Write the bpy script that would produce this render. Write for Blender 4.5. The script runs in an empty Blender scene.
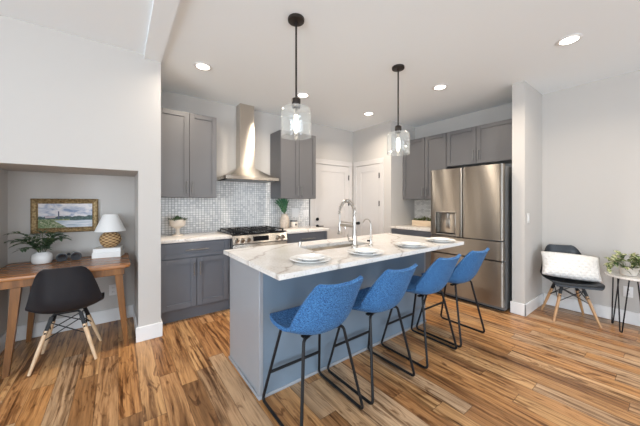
import bpy, bmesh, math, random
from mathutils import Vector, Matrix
SC = bpy.context.scene
COL = SC.collection
PI = math.pi

# ------------------------------------------------------------------ camera
YAW = math.radians(36.89)
cam = bpy.data.cameras.new('camera')
cam.sensor_fit = 'HORIZONTAL'; cam.sensor_width = 36.0
cam.lens = 268.75 / 640 * 36.0
cam.shift_y = -10.0 / 640
cam.clip_start = 0.05
camo = bpy.data.objects.new('camera', cam); COL.objects.link(camo)
camo.location = (0, 0, 1.309); camo.rotation_euler = (PI / 2, 0, -YAW)
SC.camera = camo

# ------------------------------------------------------------------ world, daylight, exposure
w = bpy.data.worlds.new('daylight'); SC.world = w; w.use_nodes = True
bg = w.node_tree.nodes['Background']
bg.inputs[0].default_value = (0.86, 0.93, 1.0, 1); bg.inputs[1].default_value = 1.5
SC.view_settings.view_transform = 'Standard'; SC.view_settings.look = 'None'
SC.view_settings.gamma = 1.0; SC.view_settings.use_curve_mapping = False
SC.view_settings.exposure = -0.08
SC.cycles.max_bounces = 12; SC.cycles.diffuse_bounces = 7; SC.cycles.glossy_bounces = 5
SC.cycles.transparent_max_bounces = 16
SC.cycles.sample_clamp_indirect = 6.0

def area(name, loc, rot, sx, sy, power, color):
    l = bpy.data.lights.new(name, 'AREA'); l.shape = 'RECTANGLE'; l.size = sx; l.size_y = sy
    l.energy = power; l.color = color
    o = bpy.data.objects.new(name, l); COL.objects.link(o); o.location = loc; o.rotation_euler = rot
    return o
DAY = (0.77, 0.885, 1.0); TILT = math.radians(14)      # upward tilt added to the window lamps to brighten the ceiling
# daylight through the three windows behind the camera and the one beside it
area('daylight_rear_wide', (1.7, -3.75, 1.35), (PI / 2 + TILT, 0, 0), 3.2, 2.1, 98, DAY)
area('daylight_rear_small', (-1.8, -3.75, 1.5), (PI / 2 + TILT, 0, 0), 1.5, 1.6, 104, DAY)
area('daylight_side', (-3.35, -0.6, 1.5), (PI / 2 + TILT, 0, -PI / 2), 2.2, 1.8, 215, DAY)

# ------------------------------------------------------------------ helpers
def tag(o, label=None, cat=None, group=None, kind=None):
    if label: o['label'] = label
    if cat: o['category'] = cat
    if group: o['group'] = group
    if kind: o['kind'] = kind
    return o

def thing(name, label, cat, loc=(0, 0, 0), rz=0.0, group=None):
    o = bpy.data.objects.new(name, None); COL.objects.link(o)
    o.empty_display_size = 0.1
    o.location = loc; o.rotation_euler = (0, 0, rz)
    return tag(o, label, cat, group)

def dup(root, loc, rz, label=None):
    def cp(o, parent):
        c = o.copy(); COL.objects.link(c)
        if parent is not None: c.parent = parent
        for ch in [x for x in SNAP if x.parent == o]: cp(ch, c)
        return c
    SNAP = list(COL.objects)
    r = cp(root, None); r.location = loc; r.rotation_euler = (0, 0, rz)
    if label: r['label'] = label
    return r

def fillet(pts, r, n=5, closed=False):
    pts = [Vector(p) for p in pts]; out = []
    N = len(pts)
    for i, p in enumerate(pts):
        if not closed and i in (0, N - 1): out.append(p); continue
        a = (pts[i - 1] - p); b = (pts[(i + 1) % N] - p)
        rr = min(r, a.length * 0.45, b.length * 0.45)
        a = p + a.normalized() * rr; b = p + b.normalized() * rr
        for k in range(n + 1):
            t = k / n
            out.append(a * (1 - t) ** 2 + p * 2 * t * (1 - t) + b * t * t)
    return out

def catmull(pts, t):
    n = len(pts) - 1; x = max(0.0, min(0.99999, t)) * n; i = int(x); f = x - i
    p0 = pts[max(i - 1, 0)]; p1 = pts[i]; p2 = pts[i + 1]; p3 = pts[min(i + 2, n)]
    return tuple(0.5 * ((2 * b) + (-a + c) * f + (2 * a - 5 * b + 4 * c - d) * f * f + (-a + 3 * b - 3 * c + d) * f ** 3)
                 for a, b, c, d in zip(p0, p1, p2, p3))

class MB:
    def __init__(s): s.bm = bmesh.new()
    def face(s, vs):
        try: s.bm.faces.new(vs)
        except ValueError: pass
    def box(s, x0, x1, y0, y1, z0, z1, bev=0.0, seg=2):
        b = bmesh.new()
        P = [(x, y, z) for z in (z0, z1) for y in (y0, y1) for x in (x0, x1)]
        v = [b.verts.new(p) for p in P]
        for f in ((0, 2, 3, 1), (4, 5, 7, 6), (0, 1, 5, 4), (2, 6, 7, 3), (0, 4, 6, 2), (1, 3, 7, 5)):
            b.faces.new([v[i] for i in f])
        if bev > 0:
            bmesh.ops.bevel(b, geom=list(b.edges), offset=bev, segments=seg, profile=0.5, affect='EDGES')
        s.merge(b); return s
    def merge(s, b, M=None):
        mp = {}
        for v in b.verts: mp[v] = s.bm.verts.new(M @ v.co if M else v.co)
        for f in b.faces: s.face([mp[v] for v in f.verts])
        b.free()
    def loft(s, loops, cap0=True, cap1=True, closed=True):
        L = [[s.bm.verts.new(p) for p in l] for l in loops]
        for a, b in zip(L, L[1:]):
            n = len(a)
            for i in range(n if closed else n - 1):
                j = (i + 1) % n; s.face([a[i], a[j], b[j], b[i]])
        if cap0: s.face(list(reversed(L[0])))
        if cap1: s.face(L[-1])
        return s
    def cyl(s, p0, p1, r0, r1=None, seg=16, cap=True):
        p0 = Vector(p0); p1 = Vector(p1); r1 = r0 if r1 is None else r1
        d = (p1 - p0).normalized(); a = d.orthogonal().normalized(); b = d.cross(a)
        ring = lambda p, r: [p + (a * math.cos(2 * PI * k / seg) + b * math.sin(2 * PI * k / seg)) * r for k in range(seg)]
        return s.loft([ring(p0, r0), ring(p1, r1)], cap, cap)
    def tube(s, pts, r, seg=8, closed=False, radii=None):
        pts = [Vector(p) for p in pts]; n = len(pts); loops = []
        tan = []
        for i in range(n):
            a = pts[i - 1] if (i > 0 or closed) else pts[i]; b = pts[(i + 1) % n] if (i < n - 1 or closed) else pts[i]
            tan.append((b - a).normalized())
        nrm = tan[0].orthogonal().normalized()
        for i in range(n):
            t = tan[i]; nrm = (nrm - t * nrm.dot(t)).normalized(); bn = t.cross(nrm)
            rr = radii[i] if radii else r
            loops.append([pts[i] + (nrm * math.cos(2 * PI * k / seg) + bn * math.sin(2 * PI * k / seg)) * rr for k in range(seg)])
        if closed: loops.append(loops[0])
        return s.loft(loops, not closed, not closed)
    def lathe(s, prof, c=(0, 0, 0), seg=32, cap0=True, cap1=True):
        loops = [[(c[0] + r * math.cos(2 * PI * k / seg), c[1] + r * math.sin(2 * PI * k / seg), c[2] + z) for k in range(seg)] for r, z in prof]
        return s.loft(loops, cap0, cap1)
    def ball(s, c, rx, ry, rz, nu=16, nv=10):
        pr = [(math.sin(PI * i / nv), -math.cos(PI * i / nv)) for i in range(1, nv)]
        loops = [[(c[0] + rx * r * math.cos(2 * PI * k / nu), c[1] + ry * r * math.sin(2 * PI * k / nu), c[2] + rz * z) for k in range(nu)] for r, z in pr]
        return s.loft(loops)
    def shell(s, f, nu, nv, th):
        P = [[Vector(f(-1 + 2 * i / nu, j / nv)) for i in range(nu + 1)] for j in range(nv + 1)]
        def nr(i, j):
            a = P[j][min(i + 1, nu)] - P[j][max(i - 1, 0)]; b = P[min(j + 1, nv)][i] - P[max(j - 1, 0)][i]
            c = a.cross(b); return c.normalized() if c.length > 1e-9 else Vector((0, 0, 1))
        A = [[s.bm.verts.new(P[j][i]) for i in range(nu + 1)] for j in range(nv + 1)]
        B = [[s.bm.verts.new(P[j][i] + nr(i, j) * th) for i in range(nu + 1)] for j in range(nv + 1)]
        for j in range(nv):
            for i in range(nu):
                s.face([A[j][i], A[j][i + 1], A[j + 1][i + 1], A[j + 1][i]])
                s.face([B[j][i], B[j + 1][i], B[j + 1][i + 1], B[j][i + 1]])
        edge = [(0, i) for i in range(nu)] + [(j, nu) for j in range(nv)] + [(nv, i) for i in range(nu, 0, -1)] + [(j, 0) for j in range(nv, 0, -1)]
        for k in range(len(edge)):
            a = edge[k]; b = edge[(k + 1) % len(edge)]
            s.face([A[a[0]][a[1]], B[a[0]][a[1]], B[b[0]][b[1]], A[b[0]][b[1]]])
        return s
    def leaf(s, p, d, up, L, W, bend=0.2, n=4):
        p = Vector(p); d = Vector(d).normalized(); up = Vector(up)
        sd = d.cross(up); sd = sd.normalized() if sd.length > 1e-6 else d.orthogonal().normalized(); up = sd.cross(d).normalized()
        rows = []
        for k in range(n + 1):
            t = k / n; ww = W * 0.5 * math.sin(PI * min(1, t * 0.93 + 0.05)) ** 0.8
            q = p + d * (L * t) - up * (bend * L * t * t)
            rows.append([s.bm.verts.new(q - sd * ww + up * ww * 0.3), s.bm.verts.new(q), s.bm.verts.new(q + sd * ww + up * ww * 0.3)])
        for a, b in zip(rows, rows[1:]):
            s.face([a[0], a[1], b[1], b[0]]); s.face([a[1], a[2], b[2], b[1]])
        return s
    def build(s, name, mat, parent=None, smooth=True, ang=40, loc=None, label=None):
        bmesh.ops.recalc_face_normals(s.bm, faces=list(s.bm.faces))
        me = bpy.data.meshes.new(name); s.bm.to_mesh(me); s.bm.free()
        if smooth:
            for p in me.polygons: p.use_smooth = True
            me.set_sharp_from_angle(angle=math.radians(ang))
        me.materials.append(mat)
        o = bpy.data.objects.new(name, me); COL.objects.link(o)
        if parent is not None: o.parent = parent
        if loc is not None: o.location = loc
        if label: o['label'] = label
        return o
def B(*a, **k): return MB().box(*a, **k)
def struct(o): o['kind'] = 'structure'; return o

# ------------------------------------------------------------------ materials
class NT:
    def __init__(s, name):
        s.m = bpy.data.materials.new(name); s.m.use_nodes = True; s.t = s.m.node_tree
        s.b = s.t.nodes['Principled BSDF']; s.out = s.t.nodes['Material Output']
    def n(s, typ, ins=None, **props):
        x = s.t.nodes.new('ShaderNode' + typ)
        for k, v in props.items(): setattr(x, k, v)
        for k, v in (ins or {}).items(): s.set(x.inputs[k], v)
        return x
    def set(s, sock, v):
        if isinstance(v, bpy.types.NodeSocket): s.t.links.new(v, sock)
        elif isinstance(v, (tuple, list)) and len(v) == 3 and sock.type == 'RGBA': sock.default_value = (*v, 1)
        else: sock.default_value = v
    def math(s, op, a, b=0.0, c=0.0): return s.n('Math', {0: a, 1: b, 2: c}, operation=op).outputs[0]
    def vmath(s, op, a, b): return s.n('VectorMath', {0: a, 1: b}, operation=op).outputs[0]
    def comb(s, x, y, z): return s.n('CombineXYZ', {0: x, 1: y, 2: z}).outputs[0]
    def coord(s): return s.n('TexCoord').outputs['Object']
    def noise(s, v, scale, detail=4, rough=0.5, dist=0.0):
        return s.n('TexNoise', {'Vector': v, 'Scale': scale, 'Detail': detail, 'Roughness': rough, 'Distortion': dist}).outputs[0]
    def ramp(s, f, stops, interp='LINEAR'):
        r = s.n('ValToRGB', {0: f}); r.color_ramp.interpolation = interp
        e = r.color_ramp.elements
        while len(e) < len(stops): e.new(0.5)
        for x, (p, c) in zip(e, stops): x.position = p; x.color = (*c, 1) if len(c) == 3 else c
        return r.outputs[0]
    def mix(s, f, a, b, mode='MIX'):
        x = s.n('Mix', data_type='RGBA', blend_type=mode)
        s.set(x.inputs[0], f); s.set(x.inputs[6], a); s.set(x.inputs[7], b); return x.outputs[2]
    def bump(s, h, strength=0.2, dist=0.01):
        s.set(s.b.inputs['Normal'], s.n('Bump', {'Height': h, 'Strength': strength, 'Distance': dist}).outputs[0])
    def bs(s, **k):
        for a, v in k.items(): s.set(s.b.inputs[{'col': 'Base Color', 'rough': 'Roughness', 'metal': 'Metallic', 'spec': 'Specular IOR Level', 'aniso': 'Anisotropic',
                                                  'coat': 'Coat Weight', 'sheen': 'Sheen Weight', 'emc': 'Emission Color', 'ems': 'Emission Strength', 'trans': 'Transmission Weight', 'ior': 'IOR', 'sss': 'Subsurface Weight'}[a]], v)
        return s

def flat(name, col, rough=0.5, var=0.06, scale=6, **k):
    t = NT(name); n = t.noise(t.coord(), scale, 3)
    c = t.ramp(n, [(0.3, tuple(x * (1 - var) for x in col)), (0.7, tuple(min(1, x * (1 + var)) for x in col))])
    t.bs(col=c, rough=rough, **k); return t.m

def wall_paint(name, col):
    t = NT(name); n = t.noise(t.coord(), 180, 2)
    t.bs(col=col, rough=0.75, spec=0.25); t.bump(n, 0.05, 0.002); return t.m

M = {}
M['wall'] = wall_paint('wall_paint', (0.53, 0.506, 0.478))
M['ceil'] = wall_paint('ceiling_paint', (0.84, 0.885, 0.91))
M['trim'] = flat('trim_paint', (0.78, 0.775, 0.77), 0.35, 0.01)
M['door'] = flat('door_paint', (0.60, 0.575, 0.555), 0.35, 0.01)
M['cab'] = flat('cabinet_paint', (0.118, 0.116, 0.120), 0.40, 0.03, 3)
M['cablow'] = flat('bluer_base_cabinet', (0.128, 0.137, 0.158), 0.38, 0.03, 3)  # bluer colour than the upper cabinets
M['island'] = flat('island_paint', (0.30, 0.312, 0.335), 0.34, 0.03, 3)
M['islandfront'] = flat('bluer_island_panel', (0.17, 0.225, 0.285), 0.36, 0.03, 3)  # bluer, darker colour than the rest of the island
M['black'] = flat('black_metal', (0.007, 0.007, 0.008), 0.5, 0.1, spec=0.3)
M['blackplastic'] = flat('black_plastic', (0.008, 0.0108, 0.016), 0.36, 0.1)
M['bronze'] = flat('dark_bronze', (0.035, 0.028, 0.024), 0.4, 0.1, metal=0.6)
M['nickel'] = flat('brushed_nickel', (0.55, 0.52, 0.48), 0.28, 0.04, metal=1.0)
M['handle'] = flat('dark_nickel', (0.27, 0.255, 0.24), 0.36, 0.04, metal=1.0)
M['stone'] = flat('beige_stoneware', (0.47, 0.40, 0.335), 0.6, 0.18, 30)
M['white'] = flat('white_ceramic', (0.80, 0.80, 0.79), 0.18, 0.01)
M['whitemat'] = flat('white_matte', (0.80, 0.79, 0.77), 0.6, 0.02)
M['cream'] = flat('cream_ceramic', (0.66, 0.60, 0.53), 0.5, 0.04, 20)
M['darkglass'] = flat('black_glass', (0.008, 0.008, 0.01), 0.08, 0.05)
M['gap'] = flat('dark_gap', (0.015, 0.015, 0.016), 0.8, 0.05)
M['fridgeside'] = flat('grey_fridge_side', (0.19, 0.195, 0.20), 0.4, 0.03, metal=0.3)
M['leafdark'] = flat('leaf_dark', (0.065, 0.115, 0.055), 0.5, 0.6, 45)
M['leafpalm'] = flat('leaf_palm', (0.025, 0.12, 0.05), 0.45, 0.4, 25)
M['soil'] = flat('soil', (0.05, 0.035, 0.025), 0.9, 0.3, 60)
M['stem'] = flat('stem_green', (0.10, 0.13, 0.05), 0.6, 0.2, 30)
M['moss'] = flat('moss_green', (0.11, 0.15, 0.03), 0.8, 0.6, 60)
M['paper'] = flat('paper', (0.78, 0.74, 0.66), 0.7, 0.05, 90)
M['plate'] = flat('switch_plate', (0.66, 0.65, 0.635), 0.3, 0.01)

def steel(name, col, rough):
    t = NT(name); c = t.coord()
    s = t.n('Mapping', {0: c, 3: (1.0, 1.0, 260.0)}).outputs[0]
    n = t.noise(s, 3.0, 3)
    r = t.math('MULTIPLY_ADD', n, 0.06, rough - 0.03)
    t.bs(col=col, rough=r, metal=1.0, aniso=1.0); t.set(t.b.inputs['Tangent'], t.comb(0.0, 0.0, 1.0)); return t.m
M['steel'] = steel('stainless_steel', (0.34, 0.312, 0.278), 0.33)
M['steelhood'] = steel('stainless_hood', (0.60, 0.55, 0.49), 0.26)
M['sinksteel'] = steel('sink_steel', (0.66, 0.60, 0.52), 0.42)

def floor_mat():
    t = NT('plank_floor'); c = t.coord()
    sp = t.n('SeparateXYZ', {0: c}); x, y = sp.outputs[0], sp.outputs[1]
    xr = t.math('DIVIDE', x, 0.122); row = t.math('FLOOR', xr)
    rr = t.n('TexWhiteNoise', {'W': row}, noise_dimensions='1D').outputs[0]
    yl = t.math('ADD', t.math('DIVIDE', y, 1.15), t.math('MULTIPLY', rr, 9.0)); pid = t.math('FLOOR', yl)
    wn = t.n('TexWhiteNoise', {0: t.comb(row, pid, 0.0)}, noise_dimensions='2D')
    r1 = wn.outputs[0]; off = t.math('MULTIPLY', r1, 37.0)
    # strips inside a plank: warped grain
    wob = t.noise(t.comb(t.math('MULTIPLY', x, 5.0), t.math('MULTIPLY', y, 1.5), off), 1.0, 2)
    xs = t.math('ADD', x, t.math('MULTIPLY', wob, 0.05))
    g1 = t.noise(t.comb(t.math('MULTIPLY', xs, 34.0), t.math('MULTIPLY', y, 1.5), off), 1.0, 5, 0.62, 0.2)
    g2 = t.noise(t.comb(t.math('MULTIPLY', xs, 110.0), t.math('MULTIPLY', y, 5.0), off), 1.0, 4, 0.6)
    kn = t.noise(t.comb(t.math('MULTIPLY', xs, 16.0), t.math('MULTIPLY', y, 3.4), off), 1.0, 4, 0.55, 1.4)
    base = t.ramp(r1, [(0.0, (0.27, 0.135, 0.055)), (0.2, (0.43, 0.21, 0.080)), (0.4, (0.50, 0.285, 0.125)), (0.6, (0.46, 0.225, 0.082)), (0.8, (0.43, 0.275, 0.155)), (0.9, (0.50, 0.335, 0.20)), (1.0, (0.55, 0.315, 0.135))])
    streak = t.ramp(g1, [(0.35, (0.27, 0.205, 0.16)), (0.435, (0.58, 0.51, 0.45)), (0.51, (0.95, 0.93, 0.91)), (0.60, (1.12, 1.12, 1.12)), (0.70, (1.30, 1.33, 1.36))])
    lf = t.noise(t.comb(t.math('MULTIPLY', x, 6.0), t.math('MULTIPLY', y, 1.1), off), 1.0, 2)
    col = t.mix(t.ramp(lf, [(0.36, (0.45, 0.45, 0.45)), (0.54, (1, 1, 1))]), base, streak, 'MULTIPLY')
    fine = t.ramp(g2, [(0.3, (0.60, 0.56, 0.52)), (0.42, (0.88, 0.87, 0.86)), (0.6, (1.08, 1.08, 1.08))])
    col = t.mix(1.0, col, fine, 'MULTIPLY')
    kr = t.ramp(kn, [(0.565, (1, 1, 1)), (0.64, (0.48, 0.40, 0.34)), (0.73, (0.22, 0.17, 0.14))])
    col = t.mix(0.85, col, kr, 'MULTIPLY')
    fx = t.math('FRACT', xr); fy = t.math('FRACT', yl)
    ex = t.math('MINIMUM', fx, t.math('SUBTRACT', 1.0, fx)); ey = t.math('MINIMUM', fy, t.math('SUBTRACT', 1.0, fy))
    gx = t.math('LESS_THAN', ex, 0.012); gy = t.math('LESS_THAN', ey, 0.0016)
    gap = t.math('MAXIMUM', gx, gy)
    col = t.mix(t.math('MULTIPLY', gap, 0.6), col, (0.06, 0.035, 0.02))
    t.bs(col=col, rough=t.math('MULTIPLY_ADD', g2, 0.16, 0.24), spec=0.32)
    t.bump(t.math('SUBTRACT', t.math('MULTIPLY', g2, 0.3), gap), 0.12, 0.002)
    return t.m
M['floor'] = floor_mat()

def tile_mat(name, size, cols, mortar, horiz):
    t = NT(name); sp = t.n('SeparateXYZ', {0: t.coord()})
    u = sp.outputs[0] if horiz == 'x' else sp.outputs[1]; v = sp.outputs[2]
    ur = t.math('DIVIDE', u, size[0]); vr = t.math('DIVIDE', v, size[1])
    rv = t.math('FLOOR', vr)
    if size[0] > size[1] * 1.5: ur = t.math('ADD', ur, t.math('MULTIPLY', rv, 0.5))
    ru = t.math('FLOOR', ur)
    wn = t.n('TexWhiteNoise', {0: t.comb(ru, rv, 0.0)}, noise_dimensions='2D').outputs[0]
    c = t.ramp(wn, cols)
    fu = t.math('FRACT', ur); fv = t.math('FRACT', vr)
    g = t.math('MAXIMUM', t.math('LESS_THAN', fu, 0.13), t.math('LESS_THAN', fv, 0.13))
    c = t.mix(g, c, mortar)
    t.bs(col=c, rough=t.math('MULTIPLY_ADD', g, 0.5, 0.18)); t.bump(t.math('SUBTRACT', 1.0, g), 0.3, 0.002)
    return t.m
M['tile'] = tile_mat('mosaic_tile', (0.036, 0.030), [(0.0, (0.60, 0.61, 0.62)), (0.35, (0.72, 0.72, 0.72)), (0.6, (0.78, 0.78, 0.77)), (1.0, (0.83, 0.83, 0.82))], (0.25, 0.255, 0.26), 'x')
M['tilewarm'] = tile_mat('mosaic_tile_small', (0.048, 0.024), [(0.0, (0.50, 0.48, 0.45)), (0.5, (0.68, 0.65, 0.61)), (1.0, (0.76, 0.74, 0.70))], (0.38, 0.36, 0.33), 'y')

def marble():
    t = NT('veined_quartz'); c = t.coord()
    wc = t.n('TexNoise', {'Vector': c, 'Scale': 1.6, 'Detail': 5.0, 'Roughness': 0.6}).outputs['Color']
    d = t.vmath('ADD', c, t.n('VectorMath', {0: wc, 'Scale': 0.55}, operation='SCALE').outputs[0])
    rot = t.n('Mapping', {0: d, 2: (0, 0, math.radians(-38))}).outputs[0]
    a = t.n('TexWave', {'Vector': rot, 'Scale': 0.95, 'Distortion': 3.0, 'Detail': 4.0, 'Detail Scale': 1.4}, bands_direction='Y').outputs['Fac']
    v1 = t.ramp(a, [(0.0, (0.68, 0.655, 0.63)), (0.005, (0.82, 0.795, 0.77)), (0.022, (0.96, 0.945, 0.93)), (0.06, (1, 1, 1))])
    n2 = t.noise(d, 5.0, 6, 0.65)
    cl = t.ramp(n2, [(0.35, (0.70, 0.66, 0.615)), (0.55, (0.75, 0.72, 0.685)), (0.75, (0.775, 0.75, 0.72))])
    n3 = t.noise(c, 70, 4); sp_ = t.ramp(n3, [(0.32, (0.82, 0.79, 0.76)), (0.45, (1, 1, 1))])
    col = t.mix(1.0, t.mix(1.0, cl, v1, 'MULTIPLY'), sp_, 'MULTIPLY')
    t.bs(col=col, rough=0.14, spec=0.5); return t.m
M['marble'] = marble()

def fabric(name, c0, c1, scale, rough=0.9):
    t = NT(name); c = t.coord()
    a = t.noise(t.n('Mapping', {0: c, 3: (1.0, 1.0, 3.2)}).outputs[0], scale, 3, 0.7)
    b = t.noise(t.n('Mapping', {0: c, 3: (3.2, 3.2, 1.0)}).outputs[0], scale, 3, 0.7)
    m = t.math('ADD', t.math('MULTIPLY', a, 0.5), t.math('MULTIPLY', b, 0.5))
    t.bs(col=t.ramp(m, [(0.41, c0), (0.51, tuple((p + q) / 2 for p, q in zip(c0, c1))), (0.60, c1)]), rough=rough, spec=0.2, sheen=0.05)
    t.bump(m, 0.5, 0.003); return t.m
M['blue'] = fabric('blue_woven_fabric', (0.003, 0.026, 0.11), (0.088, 0.265, 0.55), 105)
M['shade'] = fabric('lampshade_linen', (0.80, 0.79, 0.77), (0.86, 0.85, 0.83), 220)

def pillow_mat():
    t = NT('tufted_pillow'); sp = t.n('SeparateXYZ', {0: t.coord()})
    x, z = sp.outputs[0], sp.outputs[2]
    a = t.math('ABSOLUTE', t.math('SINE', t.math('MULTIPLY', t.math('ADD', x, z), 55.0)))
    b = t.math('ABSOLUTE', t.math('SINE', t.math('MULTIPLY', t.math('SUBTRACT', x, z), 55.0)))
    m = t.math('MAXIMUM', a, b); n = t.noise(t.coord(), 120, 4)
    h = t.math('ADD', m, t.math('MULTIPLY', n, 0.8))
    t.bs(col=t.ramp(n, [(0.3, (0.74, 0.715, 0.68)), (0.6, (0.82, 0.80, 0.77))]), rough=0.95, spec=0.1); t.bump(h, 0.6, 0.012); return t.m
M['pillow'] = pillow_mat()

def wood(name, dark, light, axis, scale=1.0, rough=0.4):
    t = NT(name); sc = {'x': (2, 26, 26), 'y': (26, 2, 26), 'z': (26, 26, 2)}[axis]
    m = t.n('Mapping', {0: t.coord(), 3: tuple(v * scale for v in sc)}).outputs[0]
    n = t.noise(m, 1.0, 5, 0.6, 0.6)
    t.bs(col=t.ramp(n, [(0.3, dark), (0.55, tuple((a + b) / 2 for a, b in zip(dark, light))), (0.7, light)]), rough=rough); t.bump(n, 0.05, 0.002); return t.m
M['desktop'] = wood('desk_top_wood', (0.20, 0.075, 0.020), (0.44, 0.185, 0.055), 'x', rough=0.26)
M['deskleg'] = wood('desk_leg_wood', (0.11, 0.042, 0.010), (0.29, 0.122, 0.031), 'z')
M['beech'] = wood('beech_wood', (0.56, 0.38, 0.23), (0.72, 0.54, 0.36), 'z')
M['oak'] = wood('honey_wood', (0.40, 0.22, 0.10), (0.60, 0.37, 0.19), 'z')
M['boxwood'] = wood('pale_box_wood', (0.62, 0.47, 0.32), (0.76, 0.63, 0.47), 'y')

def gold():
    t = NT('antique_gold'); n = t.noise(t.coord(), 60, 4)
    t.bs(col=t.ramp(n, [(0.3, (0.16, 0.10, 0.045)), (0.6, (0.42, 0.30, 0.15)), (0.8, (0.58, 0.44, 0.25))]), rough=0.42, metal=0.55); return t.m
M['gold'] = gold()

def wicker():
    t = NT('woven_rattan'); sp = t.n('SeparateXYZ', {0: t.coord()})
    ang = t.math('ARCTAN2', sp.outputs[1], sp.outputs[0])
    a = t.math('SINE', t.math('MULTIPLY', ang, 9.0)); b = t.math('SINE', t.math('MULTIPLY', sp.outputs[2], 200.0))
    m = t.math('MULTIPLY', a, b)
    t.bs(col=t.ramp(t.math('MULTIPLY_ADD', m, 0.5, 0.5), [(0.15, (0.16, 0.08, 0.03)), (0.5, (0.42, 0.25, 0.11)), (0.9, (0.64, 0.44, 0.23))]), rough=0.6); t.bump(m, 0.7, 0.006); return t.m
M['wicker'] = wicker()

def painting():
    t = NT('river_landscape_canvas'); sp = t.n('SeparateXYZ', {0: t.n('TexCoord').outputs['Generated']})
    u, v = sp.outputs[0], sp.outputs[2]; p = t.comb(u, t.math('MULTIPLY', v, 0.5), 0.0)
    cl = t.noise(t.comb(t.math('MULTIPLY', u, 4.0), t.math('MULTIPLY', v, 5.0), 0.0), 1.0, 5, 0.6, 0.6)
    sky = t.ramp(cl, [(0.33, (0.20, 0.27, 0.42)), (0.45, (0.50, 0.52, 0.60)), (0.58, (0.76, 0.73, 0.73)), (0.75, (0.66, 0.62, 0.70))])
    dab = t.noise(p, 26, 4, 0.7, 1.0)
    tree = t.ramp(dab, [(0.35, (0.02, 0.045, 0.05)), (0.55, (0.06, 0.11, 0.10)), (0.7, (0.16, 0.20, 0.20))])
    grass = t.ramp(dab, [(0.35, (0.05, 0.09, 0.035)), (0.5, (0.18, 0.24, 0.10)), (0.62, (0.42, 0.40, 0.28)), (0.72, (0.55, 0.50, 0.48))])
    water = t.ramp(t.noise(t.comb(t.math('MULTIPLY', u, 4.0), t.math('MULTIPLY', v, 30.0), 0.0), 1.0, 3), [(0.35, (0.34, 0.42, 0.50)), (0.6, (0.70, 0.71, 0.74))])
    hz = t.math('ADD', 0.36, t.math('MULTIPLY', t.noise(t.comb(t.math('MULTIPLY', u, 9.0), 3.0, 0.0), 1.0, 3), 0.22))
    c = t.mix(t.math('LESS_THAN', v, hz), sky, tree)
    wm = t.math('MULTIPLY', t.math('LESS_THAN', v, 0.30), t.math('GREATER_THAN', t.math('ADD', u, t.math('MULTIPLY', v, 0.8)), 0.52))
    gm = t.math('MULTIPLY', t.math('LESS_THAN', v, 0.36), t.math('SUBTRACT', 1.0, wm))
    gm = t.math('MULTIPLY', gm, t.math('LESS_THAN', u, 0.56))
    c = t.mix(gm, c, grass); c = t.mix(wm, c, water)
    hb = t.math('MULTIPLY', t.math('MULTIPLY', t.math('GREATER_THAN', u, 0.12), t.math('LESS_THAN', u, 0.30)), t.math('MULTIPLY', t.math('GREATER_THAN', v, 0.41), t.math('LESS_THAN', v, 0.49)))
    c = t.mix(hb, c, (0.52, 0.44, 0.47))
    tw = t.math('MULTIPLY', t.math('LESS_THAN', t.math('ABSOLUTE', t.math('SUBTRACT', u, 0.36)), 0.012), t.math('MULTIPLY', t.math('GREATER_THAN', v, 0.35), t.math('LESS_THAN', v, 0.68)))
    c = t.mix(tw, c, (0.07, 0.08, 0.14))
    t.bs(col=c, rough=0.6); t.bump(dab, 0.2, 0.002); return t.m
M['painting'] = painting()

def pothos_mat():
    t = NT('variegated_leaf'); n = t.noise(t.coord(), 38, 3, 0.6, 0.5)
    t.bs(col=t.ramp(n, [(0.38, (0.035, 0.07, 0.018)), (0.48, (0.13, 0.18, 0.055)), (0.55, (0.40, 0.40, 0.19)), (0.66, (0.66, 0.62, 0.44))]), rough=0.4); return t.m
M['pothos'] = pothos_mat()

def emit(name, col, st):
    t = NT(name); t.bs(col=(0.9, 0.88, 0.85), emc=col, ems=st, rough=0.5); return t.m
M['lens'] = emit('downlight_lens', (1.0, 0.93, 0.84), 9.0)
M['bulb'] = emit('warm_bulb', (1.0, 0.86, 0.66), 8.0)
def glass():
    t = NT('clear_glass')
    tr = t.n('BsdfTransparent', {0: (0.97, 0.98, 0.98)}).outputs[0]
    gl = t.n('BsdfGlossy', {0: (1, 1, 1), 'Roughness': 0.03}).outputs[0]
    lw = t.n('LayerWeight', {0: 0.25}).outputs['Facing']
    f = t.math('MULTIPLY_ADD', t.math('POWER', lw, 1.5), 0.75, 0.035)
    mx = t.n('MixShader', {0: f, 1: tr, 2: gl}).outputs[0]
    df = t.n('BsdfDiffuse', {0: (0.9, 0.9, 0.88)}).outputs[0]
    mx = t.n('MixShader', {0: t.math('MULTIPLY_ADD', lw, 0.10, 0.05), 1: mx, 2: df}).outputs[0]     # painted white haze so the glass shows, stronger towards its edges
    t.t.links.new(mx, t.out.inputs[0]); return t.m
M['glass'] = glass()

# ------------------------------------------------------------------ room shell
H = 2.722; XR = 4.43; YB = 3.884; YN = 3.054; XL = -3.2; YR = -3.6
struct(B(XL - .1, XR + .1, YR - .1, YB + .1, -0.1, 0).build('floor', M['floor'], smooth=False))
struct(B(XL - .1, XR + .1, YR - .1, YB + .1, H, H + .1).build('ceiling', M['ceil'], smooth=False))
m = MB()
m.box(XL, -.829, YN, YB, 0, H); m.box(.151, .335, YN, YB, 0, H)
m.box(-.829, .151, YN, 3.768, 1.611, H); m.box(-.829, .151, 3.768, YB, 0, H)
struct(m.build('wall_left', M['wall'], smooth=False))
struct(B(XL, 3.733, YB, YB + .1, 0, H).build('wall_back', M['wall'], smooth=False))
struct(B(3.733, XR + .1, 2.95, YB + .1, 0, H).build('wall_pantry', M['wall'], smooth=False))
struct(B(XR, XR + .1, YR, 2.95, 0, H).build('wall_right', M['wall'], smooth=False))
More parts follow.
